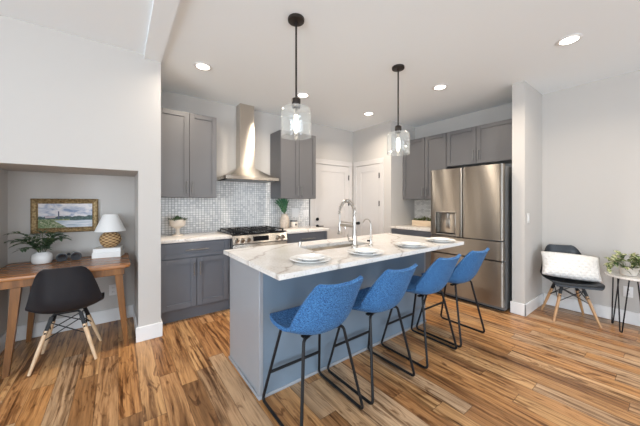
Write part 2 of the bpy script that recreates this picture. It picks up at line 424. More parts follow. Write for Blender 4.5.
struct(B(3.76, XR, 1.065, 1.19, 0, H).build('wall_stub', M['wall'], smooth=False))
# rear wall with two window openings, side wall with one
m = MB()
for a in ((XL, -2.55, 0, H), (-1.05, .1, 0, H), (3.3, XR, 0, H), (-2.55, -1.05, 0, .7), (-2.55, -1.05, 2.3, H), (.1, 3.3, 0, .3), (.1, 3.3, 2.4, H)):
    m.box(a[0], a[1], YR - .1, YR, a[2], a[3])
struct(m.build('wall_rear', M['wall'], smooth=False))
m = MB()
for a in ((YR, -1.7, 0, H), (.5, YB, 0, H), (-1.7, .5, 0, .6), (-1.7, .5, 2.4, H)):
    m.box(XL - .1, XL, a[0], a[1], a[2], a[3])
struct(m.build('wall_side', M['wall'], smooth=False))
def frame_x(name, x0, x1, z0, z1, n):
    m = MB(); y0, y1 = YR - .08, YR - .03
    for k in range(n + 1):
        x = x0 + (x1 - x0) * k / n; a = max(x0, x - .03); b = min(x1, x + .03); m.box(a, b, y0, y1, z0, z1)
    m.box(x0, x1, y0, y1, z0, z0 + .05); m.box(x0, x1, y0, y1, z1 - .05, z1)
    return struct(m.build(name, M['trim'], smooth=False))
frame_x('window_1', .1, 3.3, .3, 2.4, 3); frame_x('window_2', -2.55, -1.05, .7, 2.3, 2)
m = MB()
for y in (-1.7, -.63, .44): m.box(XL - .08, XL - .03, y, y + .06, .6, 2.4)
m.box(XL - .08, XL - .03, -1.7, .5, .6, .65); m.box(XL - .08, XL - .03, -1.7, .5, 2.35, 2.4)
struct(m.build('window_3', M['trim'], smooth=False))
# shallow beam running out from the end of the left wall
struct(B(.195, .335, YR, YN - .0005, H - .035, H).build('ceiling_beam', M['ceil'], smooth=False))
# tile
struct(B(.335, 2.672, YB - .008, YB, .915, 1.66).build('wall_backsplash', M['tile'], smooth=False))
struct(B(XR - .008, XR, 2.16, 2.95, .915, 1.40).build('wall_backsplash_counter', M['tilewarm'], smooth=False))
struct(B(2.672, 2.679, YB - .012, YB, .915, 1.378).build('trim_tile_edge', M['gap'], smooth=False))
# baseboards
def base(name, boxes):
    m = MB()
    for x0, x1, y0, y1 in boxes: m.box(x0, x1, y0, y1, 0, .14, .004, 1)
    struct(m.build(name, M['trim']))
base('baseboard_alcove', [(-.829, .151, 3.754, 3.768), (-.829, -.815, YN + .002, 3.754), (.137, .151, YN + .002, 3.754)])
base('baseboard_left', [(.132, .349, YN - .015, YN), (.335, .349, YN, 3.24), (XL, -.815, YN - .015, YN)])
base('baseboard_stub', [(3.745, 3.76, 1.05, 1.205), (3.745, XR - .015, 1.05, 1.065)])
base('baseboard_right', [(XR - .015, XR, YR, 1.05)])

def casing(name, m_axis, a0, a1, zt, plane):
    w_ = .085; m = MB()
    def bx(p, q, z0, z1, t=.018):
        if m_axis == 'x': m.box(p, q, plane - t, plane, z0, z1, .003, 1)
        else: m.box(plane - t, plane, p, q, z0, z1, .003, 1)
    bx(a0 - w_, a0, 0, zt); bx(a1, a1 + w_, 0, zt); bx(a0 - w_, a1 + w_, zt, zt + w_ + .005, .021)
    struct(m.build(name, M['door']))
casing('trim_1', 'x', 2.775, 3.612, 2.015, YB)
casing('trim_2', 'y', 3.190, 3.765, 2.015, 3.733)

def door(name, width, loc, rz, flip):
    """local: x along the width, front at -y; panel door"""
    m = MB(); w_ = width; z1 = 2.005; t0, t1 = -.004, -.012
    m.box(0, w_, t0, 0, .008, z1)
    s = .105
    for a in ((0, s, .008, z1), (w_ - s, w_, .008, z1), (s, w_ - s, z1 - .11, z1), (s, w_ - s, .86, 1.0), (s, w_ - s, .008, .22)):
        m.box(a[0], a[1], t1, t0, a[2], a[3])
    for z0_, z1_ in ((.22, .86), (1.0, z1 - .11)):      # quiet raised bead round each panel
        for a in ((s, s + .012, z0_, z1_), (w_ - s - .012, w_ - s, z0_, z1_), (s + .012, w_ - s - .012, z0_, z0_ + .012), (s + .012, w_ - s - .012, z1_ - .012, z1_)):
            m.box(a[0], a[1], -.009, t0, a[2], a[3])
    o = m.build(name, M['door']); o.location = loc; o.rotation_euler = (0, 0, rz); struct(o)
    hx = w_ - .004 if not flip else .004
    for z in (.22, 1.30, 1.80):
        h = MB(); h.box(hx - .012, hx + .012, -.019, -.011, z - .045, z + .045, .002, 1); h.cyl((hx, -.021, z - .048), (hx, -.021, z + .048), .006, seg=10)
        h.build('hinge', M['black'], o, label='black hinge')
    return o
d1 = door('door_1', .831, (2.778, YB - .002, 0), 0, False)
h = MB(); h.cyl((.065, -.012, .895), (.065, -.022, .895), .03, seg=20); h.cyl((.065, -.022, .895), (.065, -.05, .895), .011); h.tube([(.065, -.05, .895), (.10, -.052, .895), (.175, -.05, .893)], .009)
h.build('door_handle', M['black'], d1, label='black lever handle')
h = MB(); h.cyl((.065, -.012, 1.02), (.065, -.03, 1.02), .03, .027, 20); h.cyl((.065, -.03, 1.02), (.065, -.036, 1.02), .012)
h.build('deadbolt', M['black'], d1, label='black deadbolt')
d2 = door('door_2', .569, (3.731, 3.762, 0), -PI / 2, False)
h = MB(); h.cyl((.06, -.012, .92), (.06, -.02, .92), .03, seg=20); h.cyl((.06, -.02, .92), (.06, -.045, .92), .01); h.ball((.06, -.06, .92), .028, .022, .028)
h.build('door_knob', M['black'], d2, label='black round knob')

# ------------------------------------------------------------------ cabinets (local: x width, wall at y=0, front towards -y)
def shaker(w_, h_, t=.02, rail=.057):
    m = MB()
    m.box(.002, w_ - .002, -t + .013, 0, .002, h_ - .002)
    if h_ < .2: rail = .04
    for a in ((0, rail, 0, h_), (w_ - rail, w_, 0, h_), (rail, w_ - rail, 0, rail), (rail, w_ - rail, h_ - rail, h_)):
        m.box(a[0] + .0015, a[1] - .0015 if a[1] == w_ else a[1], -t, -t + .0135, a[2] + .0015, a[3] - .0015)
    return m
def pull(p0, p1, parent, out=.028, r=.0052):
    p0 = Vector(p0); p1 = Vector(p1); d = (p1 - p0).normalized(); y = Vector((0, -out, 0)); m = MB()
    m.cyl(p0 + y, p1 + y, r, seg=10)
    for p in (p0 + d * .018, p1 - d * .018): m.cyl(p, p + y, r * .85, seg=8)
    return m.build('handle', M['handle'], parent, label='brushed metal bar handle')
def cabinet(name, label, loc, rz, W, D, z0, z1, fronts, mat, toe=False, cat='cabinet', group=None):
    """fronts: (kind, x0, x1, za, zb, handle) heights from the floor"""
    t = thing(name, label, cat, (loc[0], loc[1], 0 if toe else z0), rz, group)
    off = 0 if toe else z0
    t0 = .135 if toe else 0
    m = B(.001, W - .001, -(D - .022), -.002, z0 - off + t0, z1 - off, .001, 1)
    m.build('body', mat, t)
    if toe: B(.001, W - .001, -(D - .07), -.01, 0.0, .134).build('toe_kick', mat, t)
    for kind, x0, x1, za, zb, hd in fronts:
        f = shaker(x1 - x0, zb - za).build(kind, mat, t, loc=(x0, -(D - .0215), za - off))
        w_ = x1 - x0; h_ = zb - za
        if hd == 'bar': pull((w_ / 2 - .12, -.02, h_ / 2), (w_ / 2 + .12, -.02, h_ / 2), f)
        elif hd:
            hx = w_ - .030 if hd[0] == 'r' else .030
            if hd[1] == 'b': pull((hx, -.02, .045), (hx, -.02, .195), f)
            else: pull((hx, -.02, h_ - .20), (hx, -.02, h_ - .05), f)
    return t
UZ0, UZ1 = 1.378, 2.402
cabinet('wall_cabinet', 'grey two-door upper cabinet between the alcove wall and the range hood', (.345, YB), 0, .665, .345, UZ0, UZ1,
        [('door', .004, .340, UZ0 + .002, UZ1 - .002, 'rb'), ('door', .344, .661, UZ0 + .002, UZ1 - .002, 'lb')], M['cab'])
cabinet('wall_cabinet', 'grey two-door upper cabinet between the range hood and the white door', (1.926, YB), 0, .652, .345, UZ0, UZ1,
        [('door', .004, .324, UZ0 + .002, UZ1 - .002, 'rb'), ('door', .328, .648, UZ0 + .002, UZ1 - .002, 'lb')], M['cab'])
cabinet('wall_cabinet', 'tall grey upper cabinet beside the fridge, over the planter counter', (XR - .01, 2.948), -PI / 2, .796, .37, 1.371, UZ1,
        [('door', .006, .428, 1.373, UZ1 - .002, 'rb'), ('door', .432, .792, 1.373, UZ1 - .002, 'lb')], M['cab'])
cabinet('wall_cabinet', 'short grey upper cabinet directly above the steel fridge', (XR - .01, 2.151), -PI / 2, .955, .37, 1.868, UZ1,
        [('door', .004, .432, 1.870, UZ1 - .002, 'rb'), ('door', .436, .948, 1.870, UZ1 - .002, 'lb')], M['cab'])
cabinet('base_cabinet', 'grey base cabinet with drawer over two doors next to the alcove wall', (.351, YB), 0, .745, .615, .0, .879,
        [('drawer', .006, .712, .705, .868, 'bar'), ('door', .006, .357, .150, .695, 'rt'), ('door', .361, .712, .150, .695, 'lt')], M['cablow'], toe=True)
cabinet('base_cabinet', 'grey base cabinet between the range and the white door', (1.868, YB), 0, .735, .615, .0, .879,
        [('drawer', .006, .729, .705, .868, 'bar'), ('door', .006, .366, .150, .695, 'rt'), ('door', .370, .729, .150, .695, 'lt')], M['cablow'], toe=True)
cabinet('base_cabinet', 'grey base cabinet below the planter, tucked beside the fridge', (XR - .01, 2.945), -PI / 2, .775, .68, .0, .879,
        [('drawer', .006, .769, .705, .868, 'bar'), ('door', .006, .386, .150, .695, 'rt'), ('door', .390, .769, .150, .695, 'lt')], M['cablow'], toe=True)
def counter(label, boxes):
    m = MB()
    for b in boxes: m.box(*b, .879, .915, .003, 2)
    return tag(m.build('countertop', M['marble']), label, 'countertop')
counter('white veined countertop on the base cabinet next to the alcove wall', [(.338, 1.102, 3.245, YB - .009)])
counter('white countertop between the range and the white door, holding the vase', [(1.866, 2.625, 3.245, YB - .009)])
counter('white countertop beside the fridge, under the wooden planter', [(3.720, XR - .009, 2.172, 2.948)])

# ------------------------------------------------------------------ island
t = thing('kitchen_island', 'blue-grey island base below the big veined countertop', 'kitchen island', (.755, 1.675, 0))
IW, ID = 1.945, .60
m = MB(); m.box(0, .02, .0, ID, .0, .8825); m.box(IW - .02, IW, .0, ID, .0, .8825); m.box(.02, IW - .02, ID - .02, ID, 0, .8825); m.box(.02, IW - .02, .02, ID - .02, .1, .12)
m.build('body', M['island'], t, smooth=False)
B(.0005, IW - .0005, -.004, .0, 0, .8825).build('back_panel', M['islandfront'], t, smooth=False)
for x in (0.0, IW): # corner posts on the seating side
    B(x - .006, x + .022 if x == 0 else x + .006, -.006, .03, .02, .8825, .002, 1).build('corner_post', M['island'], t) if x == 0 else B(x - .022, x + .006, -.006, .03, .02, .8825, .002, 1).build('corner_post', M['island'], t)
m = MB(); m.box(-.014, IW + .014, -.014, -.0, 0, .022, .005, 2); m.box(-.014, 0, 0, ID, 0, .022, .005, 2); m.box(IW, IW + .014, 0, ID, 0, .022, .005, 2)
m.build('base_moulding', M['island'], t)
for k in range(3): # kitchen-side doors
    f = shaker(.63, .72).build('door', M['island'], t); f.location = (.655 + .645 * k, ID + .0005, .12); f.rotation_euler = (0, 0, PI)
    pull((.03, -.02, .50), (.03, -.02, .65), f)
SX0, SX1, SY0, SY1 = 1.285, 1.96, 1.785, 2.06
IX0, IX1, IY0, IY1 = .705, 2.828, 1.313, 2.285
m = MB()
zs = (.8835, .915)
m.box(IX0, SX0, IY0, IY1, *zs); m.box(SX1, IX1, IY0, IY1, *zs); m.box(SX0, SX1, IY0, SY0, *zs); m.box(SX0, SX1, SY1, IY1, *zs)
tag(m.build('countertop', M['marble'], smooth=False), 'large white veined countertop of the island, set with plates', 'countertop')
m = MB(); g = .004; d_ = .17
m.box(SX0 - .02, SX1 + .02, SY0 - .02, SY0 - .001, .70, .8825); m.box(SX0 - .02, SX1 + .02, SY1 + .001, SY1 + .02, .70, .8825)
m.box(SX0 - .02, SX0 - .001, SY0, SY1, .70, .8825); m.box(SX1 + .001, SX1 + .02, SY0, SY1, .70, .8825); m.box(SX0 - .02, SX1 + .02, SY0 - .02, SY1 + .02, .69, .70)
t = thing('sink', 'stainless undermount sink sunk into the island countertop', 'sink', (0, 0, 0))
m.build('basin', M['sinksteel'], t, smooth=False)
MB().cyl((1.62, 1.92, .70), (1.62, 1.92, .704), .045, seg=24).build('drain', M['nickel'], t)

# spring faucet
t = thing('kitchen_faucet', 'tall brushed nickel spring faucet behind the island sink', 'faucet', (1.69, 1.738, .915))
m = MB(); m.lathe([(.03, 0), (.03, .012), (.022, .02), (.02, .11), (.014, .125), (.014, .27), (.0, .275)]); m.build('post', M['nickel'], t)
arc = [Vector((0, 0, .27))] + [Vector((0, .10 - .10 * math.cos(a), .27 + .03 + .115 * math.sin(a))) for a in [PI * k / 24 for k in range(25)]] + [Vector((0, .20, .27)), Vector((0, .20, .20))]
MB().tube(arc, .006, 8).build('hose', M['nickel'], t)
def along(path, s):
    L = [0]
    for a, b in zip(path, path[1:]): L.append(L[-1] + (b - a).length)
    s *= L[-1]
    for i in range(len(path) - 1):
        if s <= L[i + 1] or i == len(path) - 2:
            f = (s - L[i]) / max(1e-9, L[i + 1] - L[i]); d = (path[i + 1] - path[i]).normalized(); return path[i].lerp(path[i + 1], f), d
coil = []
for k in range(17 * 8 + 1):
    p, d = along(arc, .02 +   .80 * k / 136); a = 2 * PI * k / 8; b = Vector((1, 0, 0)); c = d.cross(b)
    coil.append(p + (b * math.cos(a) + c * math.sin(a)) * .0145)
MB().tube(coil, .0042, 6).build('spring', M['nickel'], t)
m = MB(); m.cyl((0, .20, .205), (0, .20, .13), .012, .014); m.cyl((0, .20, .13), (0, .20, .105), .014, .026, 18); m.cyl((0, .20, .105), (0, .20, .095), .026, .024, 18)
m.build('spray_head', M['nickel'], t)
m = MB(); m.cyl((0, 0, .185), (0, .185, .185), .013); m.cyl((0, 0, .215), (0, .19, .215), .005); m.cyl((0, .19, .175), (0, .19, .225), .008)
m.cyl((0, .12, .185), (0, .12, .155), .009, .011); m.build('holder_arm', M['nickel'], t)
m = MB(); m.cyl((-.02, 0, .065), (-.062, 0, .065), .014); m.tube([(-.062, 0, .065), (-.075, 0, .08), (-.083, 0, .12)], .006); m.build('lever', M['nickel'], t)
t = thing('filter_faucet', 'slim gooseneck water filter tap next to the spring faucet', 'faucet', (1.86, 1.70, .915))
m = MB(); m.lathe([(.02, 0), (.02, .008), (.013, .014), (.012, .06), (.006, .07)]); m.build('base', M['nickel'], t)
MB().tube([(0, 0, .06), (0, 0, .19)] + [(-.01 * k / 10, .045 - .045 * math.cos(PI * k / 11), .19 + .055 * math.sin(PI * k / 11)) for k in range(1, 11)], .0052).build('spout', M['nickel'], t)
m = MB(); m.cyl((0, 0, .045), (-.035, 0, .05), .006, .007); m.ball((-.037, 0, .05), .009, .009, .009); m.build('lever', M['black'], t)
tag(MB().lathe([(.014, 0), (.014, .03), (.012, .036), (.0, .036)], seg=18).build('soap_cap', M['nickel'], loc=(1.345, 2.10, .915)), 'small round metal cap at the corner of the island sink', 'soap dispenser')

# ------------------------------------------------------------------ range
t = thing('gas_range', 'stainless gas range with black grates below the hood', 'range', (1.106, 3.235, 0))
RW = .756; RD = .632
B(0, RW, .035, RD, .0, .905, .002, 1).build('body', M['fridgeside'], t)
m = MB(); m.loft([[(x, y, z) for y, z in ((.03, .80), (-.012, .805), (.018, .905), (.034, .905))] for x in (0, RW)]); m.build('control_panel', M['steelhood'], t, ang=20)
B(.265, .475, -.0105, .012, .825, .885, .002, 1).build('display', M['darkglass'], t)
t.children[-1].rotation_euler = (0, 0, 0)
for x in (.05, .125, .20, .615, .685):
    k = MB(); k.cyl((x, .006, .853), (x, -.014, .849), .026, .026, 20); k.cyl((x, -.014, .849), (x, -.035, .843), .021, .018, 20); k.build('knob', M['nickel'], t)
od = B(.003, RW - .003, -.008, .034, .21, .795, .004, 2).build('oven_door', M['steelhood'], t)
B(.09, RW - .09, -.0105, -.0075, .33, .66).build('window', M['darkglass'], od)
m = MB(); m.cyl((.05, -.055, .745), (RW - .05, -.055, .745), .011); 
for x in (.08, RW - .08): m.cyl((x, -.006, .745), (x, -.055, .745), .008)
m.build('handle', M['nickel'], od)
B(.003, RW - .003, -.006, .034, .05, .20, .003, 1).build('warming_drawer', M['steelhood'], t)
B(-.002, RW + .002, .02, RD, .9155, .928, .003, 1).build('cooktop', M['darkglass'], t)
for k in range(3):
    x0 = .02 + k * .24; x1 = x0 + .232; m = MB(); z = .958
    for y in (.06, .20, .32, .44, .59): m.box(x0, x1, y - .006, y + .006, z - .008, z, .002, 1)
    for x in (x0 + .006, (x0 + x1) / 2, x1 - .006): m.box(x - .006, x + .006, .06, .59, z - .012, z - .001, .002, 1)
    for x in (x0 + .01, x1 - .01):
        for y in (.065, .585): m.box(x - .007, x + .007, y - .007, y + .007, .928, z - .004)
    m.build('grate', M['black'], t)
for x, y in ((.13, .18), (.13, .47), (.378, .33), (.62, .18), (.62, .47)):
    MB().lathe([(.045, .928), (.045, .936), (.03, .938), (.03, .944), (0, .944)], (x, y, 0), 20).build('burner', M['black'], t)

# ------------------------------------------------------------------ hood
t = thing('range_hood', 'stainless chimney range hood above the gas range', 'range hood', (1.483, YB - .009, 1.625))
hw, hd = .38, .40
B(-hw, hw, -hd, -.001, 0, .045, .002, 1).build('rim', M['steelhood'], t)
B(-hw + .04, hw - .04, -hd + .04, -.03, -.006, .001).build('filter', M['fridgeside'], t)
cw, cd = .110, .162
loops = []
for k in range(9):
    s = k / 8; e = s ** 0.85; z = .045 + (.20 - .045) * (s ** 1.15)
    a = hw + (cw - hw) * e; d = hd + (cd - hd) * e
    loops.append([(-a, -d, z), (a, -d, z), (a, -.001, z), (-a, -.001, z)])
MB().loft(loops).build('canopy', M['steelhood'], t, ang=25)
B(-cw, cw, -cd, -.001, .199, .66, .0015, 1).build('chimney', M['steelhood'], t)
B(-cw + .004, cw - .004, -cd + .004, -.001, .655, H - 1.625 - .001, .0015, 1).build('chimney_extension', M['steelhood'], t)

# ------------------------------------------------------------------ refrigerator (local x runs from the counter side towards the stub wall, front at -y)
t = thing('refrigerator', 'stainless french-door refrigerator with water dispenser at the island end', 'refrigerator', (XR - .02, 2.157, 0), -PI / 2)
FD = XR - .02 - 3.613; FW = .923
B(.004, FW - .004, -(FD - .085), -.01, .02, 1.755, .004, 1).build('body', M['fridgeside'], t)
B(.03, FW - .03, -(FD - .10), -(FD - .16), .0, .06).build('kick_grille', M['gap'], t)
def fdoor(name, x0, x1, z0, z1, hole=None):
    """front panel with a slight outward bow; hole = (xa, xb, za, zb)"""
    yb = -(FD - .08); nx = 12
    xs = sorted(set([x0, x0 + .004, x0 + .012, x1 - .012, x1 - .004, x1] + [x0 + (x1 - x0) * k / nx for k in range(1, nx)] + ([hole[0], hole[1]] if hole else [])))
    zs_ = sorted(set([z0, z1] + ([hole[2], hole[3]] if hole else [])))
    def yf(x):
        u = (x - x0) / (x1 - x0) * 2 - 1; e = min(x - x0, x1 - x); r = .012
        return -(FD - .005) - .005 * (1 - u * u) + (r - math.sqrt(max(0, r * r - max(0, r - e) ** 2)) if e < r else 0)
    m = MB(); V = {}
    for i, x in enumerate(xs):
        for j, z in enumerate(zs_):
            V[i, j] = (m.bm.verts.new((x, yf(x), z)), m.bm.verts.new((x, yb, z)))
    for i in range(len(xs) - 1):
        for j in range(len(zs_) - 1):
            if hole and xs[i] >= hole[0] - 1e-6 and xs[i + 1] <= hole[1] + 1e-6 and zs_[j] >= hole[2] - 1e-6 and zs_[j + 1] <= hole[3] + 1e-6:
                a = V[i, j]; b = V[i + 1, j]; c = V[i + 1, j + 1]; d = V[i, j + 1]
                m.face([a[1], b[1], c[1], d[1]])
                if j > 0: m.face([a[0], b[0], b[1], a[1]])
                m.face([d[0], c[0], c[1], d[1]])
                if abs(xs[i] - hole[0]) < 1e-6: m.face([a[0], d[0], d[1], a[1]])
                if abs(xs[i + 1] - hole[1]) < 1e-6: m.face([b[0], c[0], c[1], b[1]])
                continue
            for s in (0, 1): m.face([V[i, j][s], V[i + 1, j][s], V[i + 1, j + 1][s], V[i, j + 1][s]])
    J = len(zs_) - 1; I = len(xs) - 1
    for i in range(I):
        for j in (0, J): m.face([V[i, j][0], V[i + 1, j][0], V[i + 1, j][1], V[i, j][1]])
    for j in range(J):
        for i in (0, I): m.face([V[i, j][0], V[i, j + 1][0], V[i, j + 1][1], V[i, j][1]])
    return m.build(name, M['steel'], t, ang=30)
dl = fdoor('door', .003, .446, .860, 1.776, (.088, .358, .885, 1.175))
fdoor('door', .452, FW - .003, .860, 1.776)
fdoor('drawer', .003, FW - .003, .622, .846)
fdoor('drawer', .003, FW - .003, .075, .606)
yf = -(FD - .012)
m = MB()
for a in ((.080, .366, 1.175, 1.19), (.080, .366, .870, .885), (.080, .088, .885, 1.175), (.358, .366, .885, 1.175)): m.box(a[0], a[1], yf - .014, yf + .014, a[2], a[3], .002, 1)
wd = m.build('water_dispenser', M['nickel'], dl)
B(.150, .350, yf + .020, yf + .045, .90, 1.165, .004, 2).build('control_glass', M['sinksteel'], wd)
m = MB(); m.cyl((.25, yf + .008, 1.165), (.25, yf + .008, 1.10), .022, .015); m.box(.225, .275, yf + .005, yf + .018, .97, 1.09, .004, 2); m.build('paddle', M['nickel'], wd)
B(.10, .346, yf - .006, yf + .055, .8855, .893, .002, 1).build('drip_tray', M['black'], wd)
for z in (1.0,): pass
for x, in ((.10,), (FW - .10,)): B(x - .05, x + .05, -(FD - .075), -(FD - .16), 1.7555, 1.78, .004, 1).build('hinge_cover', M['fridgeside'], t)

# ------------------------------------------------------------------ recessed lights and pendants
WARM = (1.0, 0.87, 0.72)
cans = [(.70, 2.945, 'recessed ceiling light nearest the upper cabinet by the alcove wall'), (1.932, 2.945, 'recessed ceiling light in front of the cabinet right of the hood'),
        (3.16, 2.93, 'recessed ceiling light nearest the two white doors'), (3.132, 1.74, 'recessed ceiling light over the floor before the fridge'),
        (3.119, .566, 'recessed ceiling light nearest the accent chair corner')]
def canlight(x, y, power=15.5):
    l = bpy.data.lights.new('can_glow', 'AREA'); l.shape = 'DISK'; l.size = .12; l.energy = power; l.color = WARM; l.spread = math.radians(150)
    o = bpy.data.objects.new('can_glow', l); COL.objects.link(o); o.location = (x, y, H - .013); return o
for x, y, lab in cans:
    t = thing('ceiling_light', lab, 'ceiling light', (x, y, H), 0, None)
    MB().lathe([(.062, -.0005), (.085, -.0005), (.088, -.004), (.084, -.007), (.064, -.009), (.062, -.005)], seg=36, cap0=False, cap1=False).build('trim_ring', M['trim'], t)
    MB().lathe([(.001, -.0055), (.063, -.0055), (.063, -.002)], seg=32).build('lens', M['lens'], t)
    canlight(x, y)
def pendant(x, y, lab):
    t = thing('pendant_light', lab, 'pendant lamp', (x, y, H), 0, None)
    MB().lathe([(.062, -.0005), (.064, -.006), (.062, -.022), (.055, -.026), (.012, -.026), (.012, -.04)], seg=32).build('canopy', M['bronze'], t)
    MB().cyl((0, 0, -.03), (0, 0, -.625), .0075, seg=12).build('rod', M['bronze'], t)
    MB().lathe([(.012, -.605), (.03, -.615), (.034, -.62), (.034, -.675), (.03, -.68), (.03, -.685), (0.001, -.685)], seg=24).build('socket', M['bronze'], t)
    MB().lathe([(.031, -.682), (.10, -.686), (.112, -.70), (.115, -.72), (.115, -.905), (.1135, -.907), (.112, -.905), (.112, -.722), (.109, -.703), (.099, -.690), (.031, -.685)], seg=48, cap0=False, cap1=False).build('glass_shade', M['glass'], t)
    MB().lathe([(.004, -.878), (.010, -.870), (.016, -.852), (.0185, -.83), (.018, -.80), (.0155, -.765), (.014, -.74)][::1], seg=24).build('bulb', M['bulb'], t)
    MB().lathe([(.015, -.742), (.016, -.69), (.012, -.685)], seg=18).build('bulb_base', M['nickel'], t)
pendant(1.09, 1.757, 'clear glass pendant lamp nearest the alcove wall, over the first stool')
pendant(2.325, 1.745, 'clear glass pendant lamp nearer the fridge, over the far half of the island')

# ------------------------------------------------------------------ stools
def stool_shell(m):
    prof = [(.205, .566), (.188, .580), (.10, .568), (0, .552), (-.09, .545), (-.155, .562), (-.200, .618), (-.236, .695), (-.268, .772), (-.298, .846), (-.310, .869)]
    wid = [(.175,), (.205,), (.225,), (.226,), (.222,), (.220,), (.220,), (.210,), (.192,), (.170,), (.150,)]
    cur = [(0,), (.004,), (.014,), (.030,), (.055,), (.078,), (.082,), (.072,), (.055,), (.035,), (.022,)]
    def f(u, v):
        y, z = catmull(prof, v); y2, z2 = catmull(prof, min(1, v + .01)); y1, z1 = catmull(prof, max(0, v - .01))
        ty, tz = y2 - y1, z2 - z1; l = math.hypot(ty, tz) or 1; ny, nz = tz / l, -ty / l     # inner side: up over the seat, forward over the back
        w_ = catmull(wid, v)[0]; c = catmull(cur, v)[0] * abs(u) ** 2.4
        sag = .003 * u * u * max(0, v - .9) / .1                                                # back edge lifts slightly at its corners
        return (u * w_, y + ny * c, z + nz * c + sag)
    m.shell(f, 20, 36, .022)
def make_stool(label):
    t = thing('bar_stool', label, 'bar stool', (0, 0, 0), 0, None)
    m = MB(); stool_shell(m); m.build('seat_shell', M['blue'], t, ang=80)
    # piping along the back rim
    for s in (-1, 1):
        top = (s * .150, .110, .538); topr = (s * .150, -.135, .528)
        p = fillet([(s * .095, .10, .545), top, (s * .2325, .2325, .010), (s * .2325, -.2325, .010), topr, (s * .095, -.11, .526)], .035, 6)
        MB().tube(p, .0095, 8).build('leg_loop', M['black'], t)
    z = .20; k = (z - .01) / (.538 - .01); x = .2325 + (.150 - .2325) * k; y = .2325 + (.110 - .2325) * k
    MB().cyl((-x, y, z), (x, y, z), .010, seg=10).build('footrest', M['black'], t)
    for y in (-.10, .07): B(-.13, .13, y, y + .03, .512, .524, .003, 1).build('seat_bracket', M['black'], t)
    return t
sl = ['blue fabric bar stool at the island end nearest the alcove desk', 'blue fabric bar stool second from the alcove end of the island',
      'blue fabric bar stool third from the alcove end, second from the fridge', 'blue fabric bar stool at the fridge end of the island']
s0 = make_stool(sl[0]); s0.location = (.997, 1.418, 0); s0.rotation_euler = (0, 0, .0)
for x, y, rz, lab in ((1.538, 1.411, .01, sl[1]), (2.166, 1.407, .0, sl[2]), (2.700, 1.395, -.02, sl[3])): dup(s0, (x, y, 0), rz, lab)

# ------------------------------------------------------------------ plates
def plate_mesh(r): return MB().lathe([(.001, .0), (r * .58, .0), (r * .62, .004), (r * .80, .012), (r, .020), (r, .0225), (r * .79, .0155), (r * .62, .008), (.001, .007)], seg=48)
spots = [(1.045, 1.50, 'nearest the alcove end of the island'), (1.535, 1.455, 'second from the alcove end, by the faucet'), (2.12, 1.450, 'second from the fridge end of the island'), (2.635, 1.462, 'nearest the fridge end of the island')]
p0 = plate_mesh(.142).build('dinner_plate', M['white']); q0 = plate_mesh(.100).build('salad_plate', M['white'])
for i, (x, y, lab) in enumerate(spots):
    p = p0 if i == 0 else p0.copy(); q = q0 if i == 0 else q0.copy()
    if i: COL.objects.link(p); COL.objects.link(q)
    p.location = (x, y, .915); q.location = (x, y, .9240)
    tag(p, 'large white plate under a smaller one, ' + lab, 'plate', 'dinner plates on the island')
    tag(q, 'small white plate on a larger one, ' + lab, 'plate', 'small plates on the island')

# ------------------------------------------------------------------ moulded chairs
def chair_shell(m):
    prof = [(.235, .405), (.228, .428), (.19, .440), (.10, .428), (0, .415), (-.10, .418), (-.155, .445), (-.183, .50), (-.198, .58), (-.209, .66), (-.220, .735), (-.228, .782), (-.232, .800)]
    wid = [(.185,), (.205,), (.222,), (.230,), (.232,), (.232,), (.230,), (.222,), (.205,), (.184,), (.160,), (.134,), (.104,)]
    cur = [(.0,), (.004,), (.014,), (.026,), (.040,), (.060,), (.078,), (.084,), (.076,), (.058,), (.04,), (.02,), (.012,)]
    def f(u, v):
        y, z = catmull(prof, v); y2, z2 = catmull(prof, min(1, v + .01)); y1, z1 = catmull(prof, max(0, v - .01))
        ty, tz = y2 - y1, z2 - z1; l = math.hypot(ty, tz) or 1; ny, nz = tz / l, -ty / l
        w_ = catmull(wid, v)[0]; c = catmull(cur, v)[0] * abs(u) ** 2.6
        return (u * w_, y + ny * c, z + nz * c)
    m.shell(f, 22, 42, .007)
def moulded_chair(label, loc, rz, woodm):
    t = thing('moulded_chair', label, 'chair', loc, rz, None)
    m = MB(); chair_shell(m); m.build('seat_shell', M['blackplastic'], t, ang=80)
    br = []
    for sx in (-1, 1):
        for sy in (-1, 1):
            top = Vector((sx * .085, sy * .085 - .01, .398)); bot = Vector((sx * .197, sy * .182, 0))
            at = lambda k: top.lerp(bot, k)
            lg = MB().tube([at(.26), at(.62), at(1)], .013, 12, radii=[.0155, .0145, .0105]).build('leg', woodm, t)
            m = MB(); m.tube([at(.02), at(.34)], .0165, 4); m.cyl(at(.30), at(.30) + Vector((0, sy * .02, 0)), .007, seg=8); m.build('bracket', M['black'], lg, label='black metal bracket')
            br.append((sx, sy, top, bot))
    m = MB()
    P = lambda sx, sy, k: next(a.lerp(b, k) for x, y, a, b in br if x == sx and y == sy)
    for sx in (-1, 1): m.cyl(P(sx, -1, .12), P(sx, 1, .46), .0042, seg=8); m.cyl(P(sx, 1, .12), P(sx, -1, .46), .0042, seg=8)
    for sy in (-1, 1): m.cyl(P(-1, sy, .12), P(1, sy, .46), .0042, seg=8); m.cyl(P(1, sy, .12), P(-1, sy, .46), .0042, seg=8)
    m.build('wire_brace', M['black'], t)
    for sy in (-1, 1): MB().tube(fillet([(-.085, sy * .085 - .01, .39), (-.075, sy * .085 - .01, .405), (.075, sy * .085 - .01, .405), (.085, sy * .085 - .01, .39)], .01, 3), .008, 8).build('seat_mount', M['black'], t)
    return t
moulded_chair('black moulded chair with pale wood legs pulled up to the desk', (-.338, 3.125, 0), math.radians(-2.5), M['beech'])
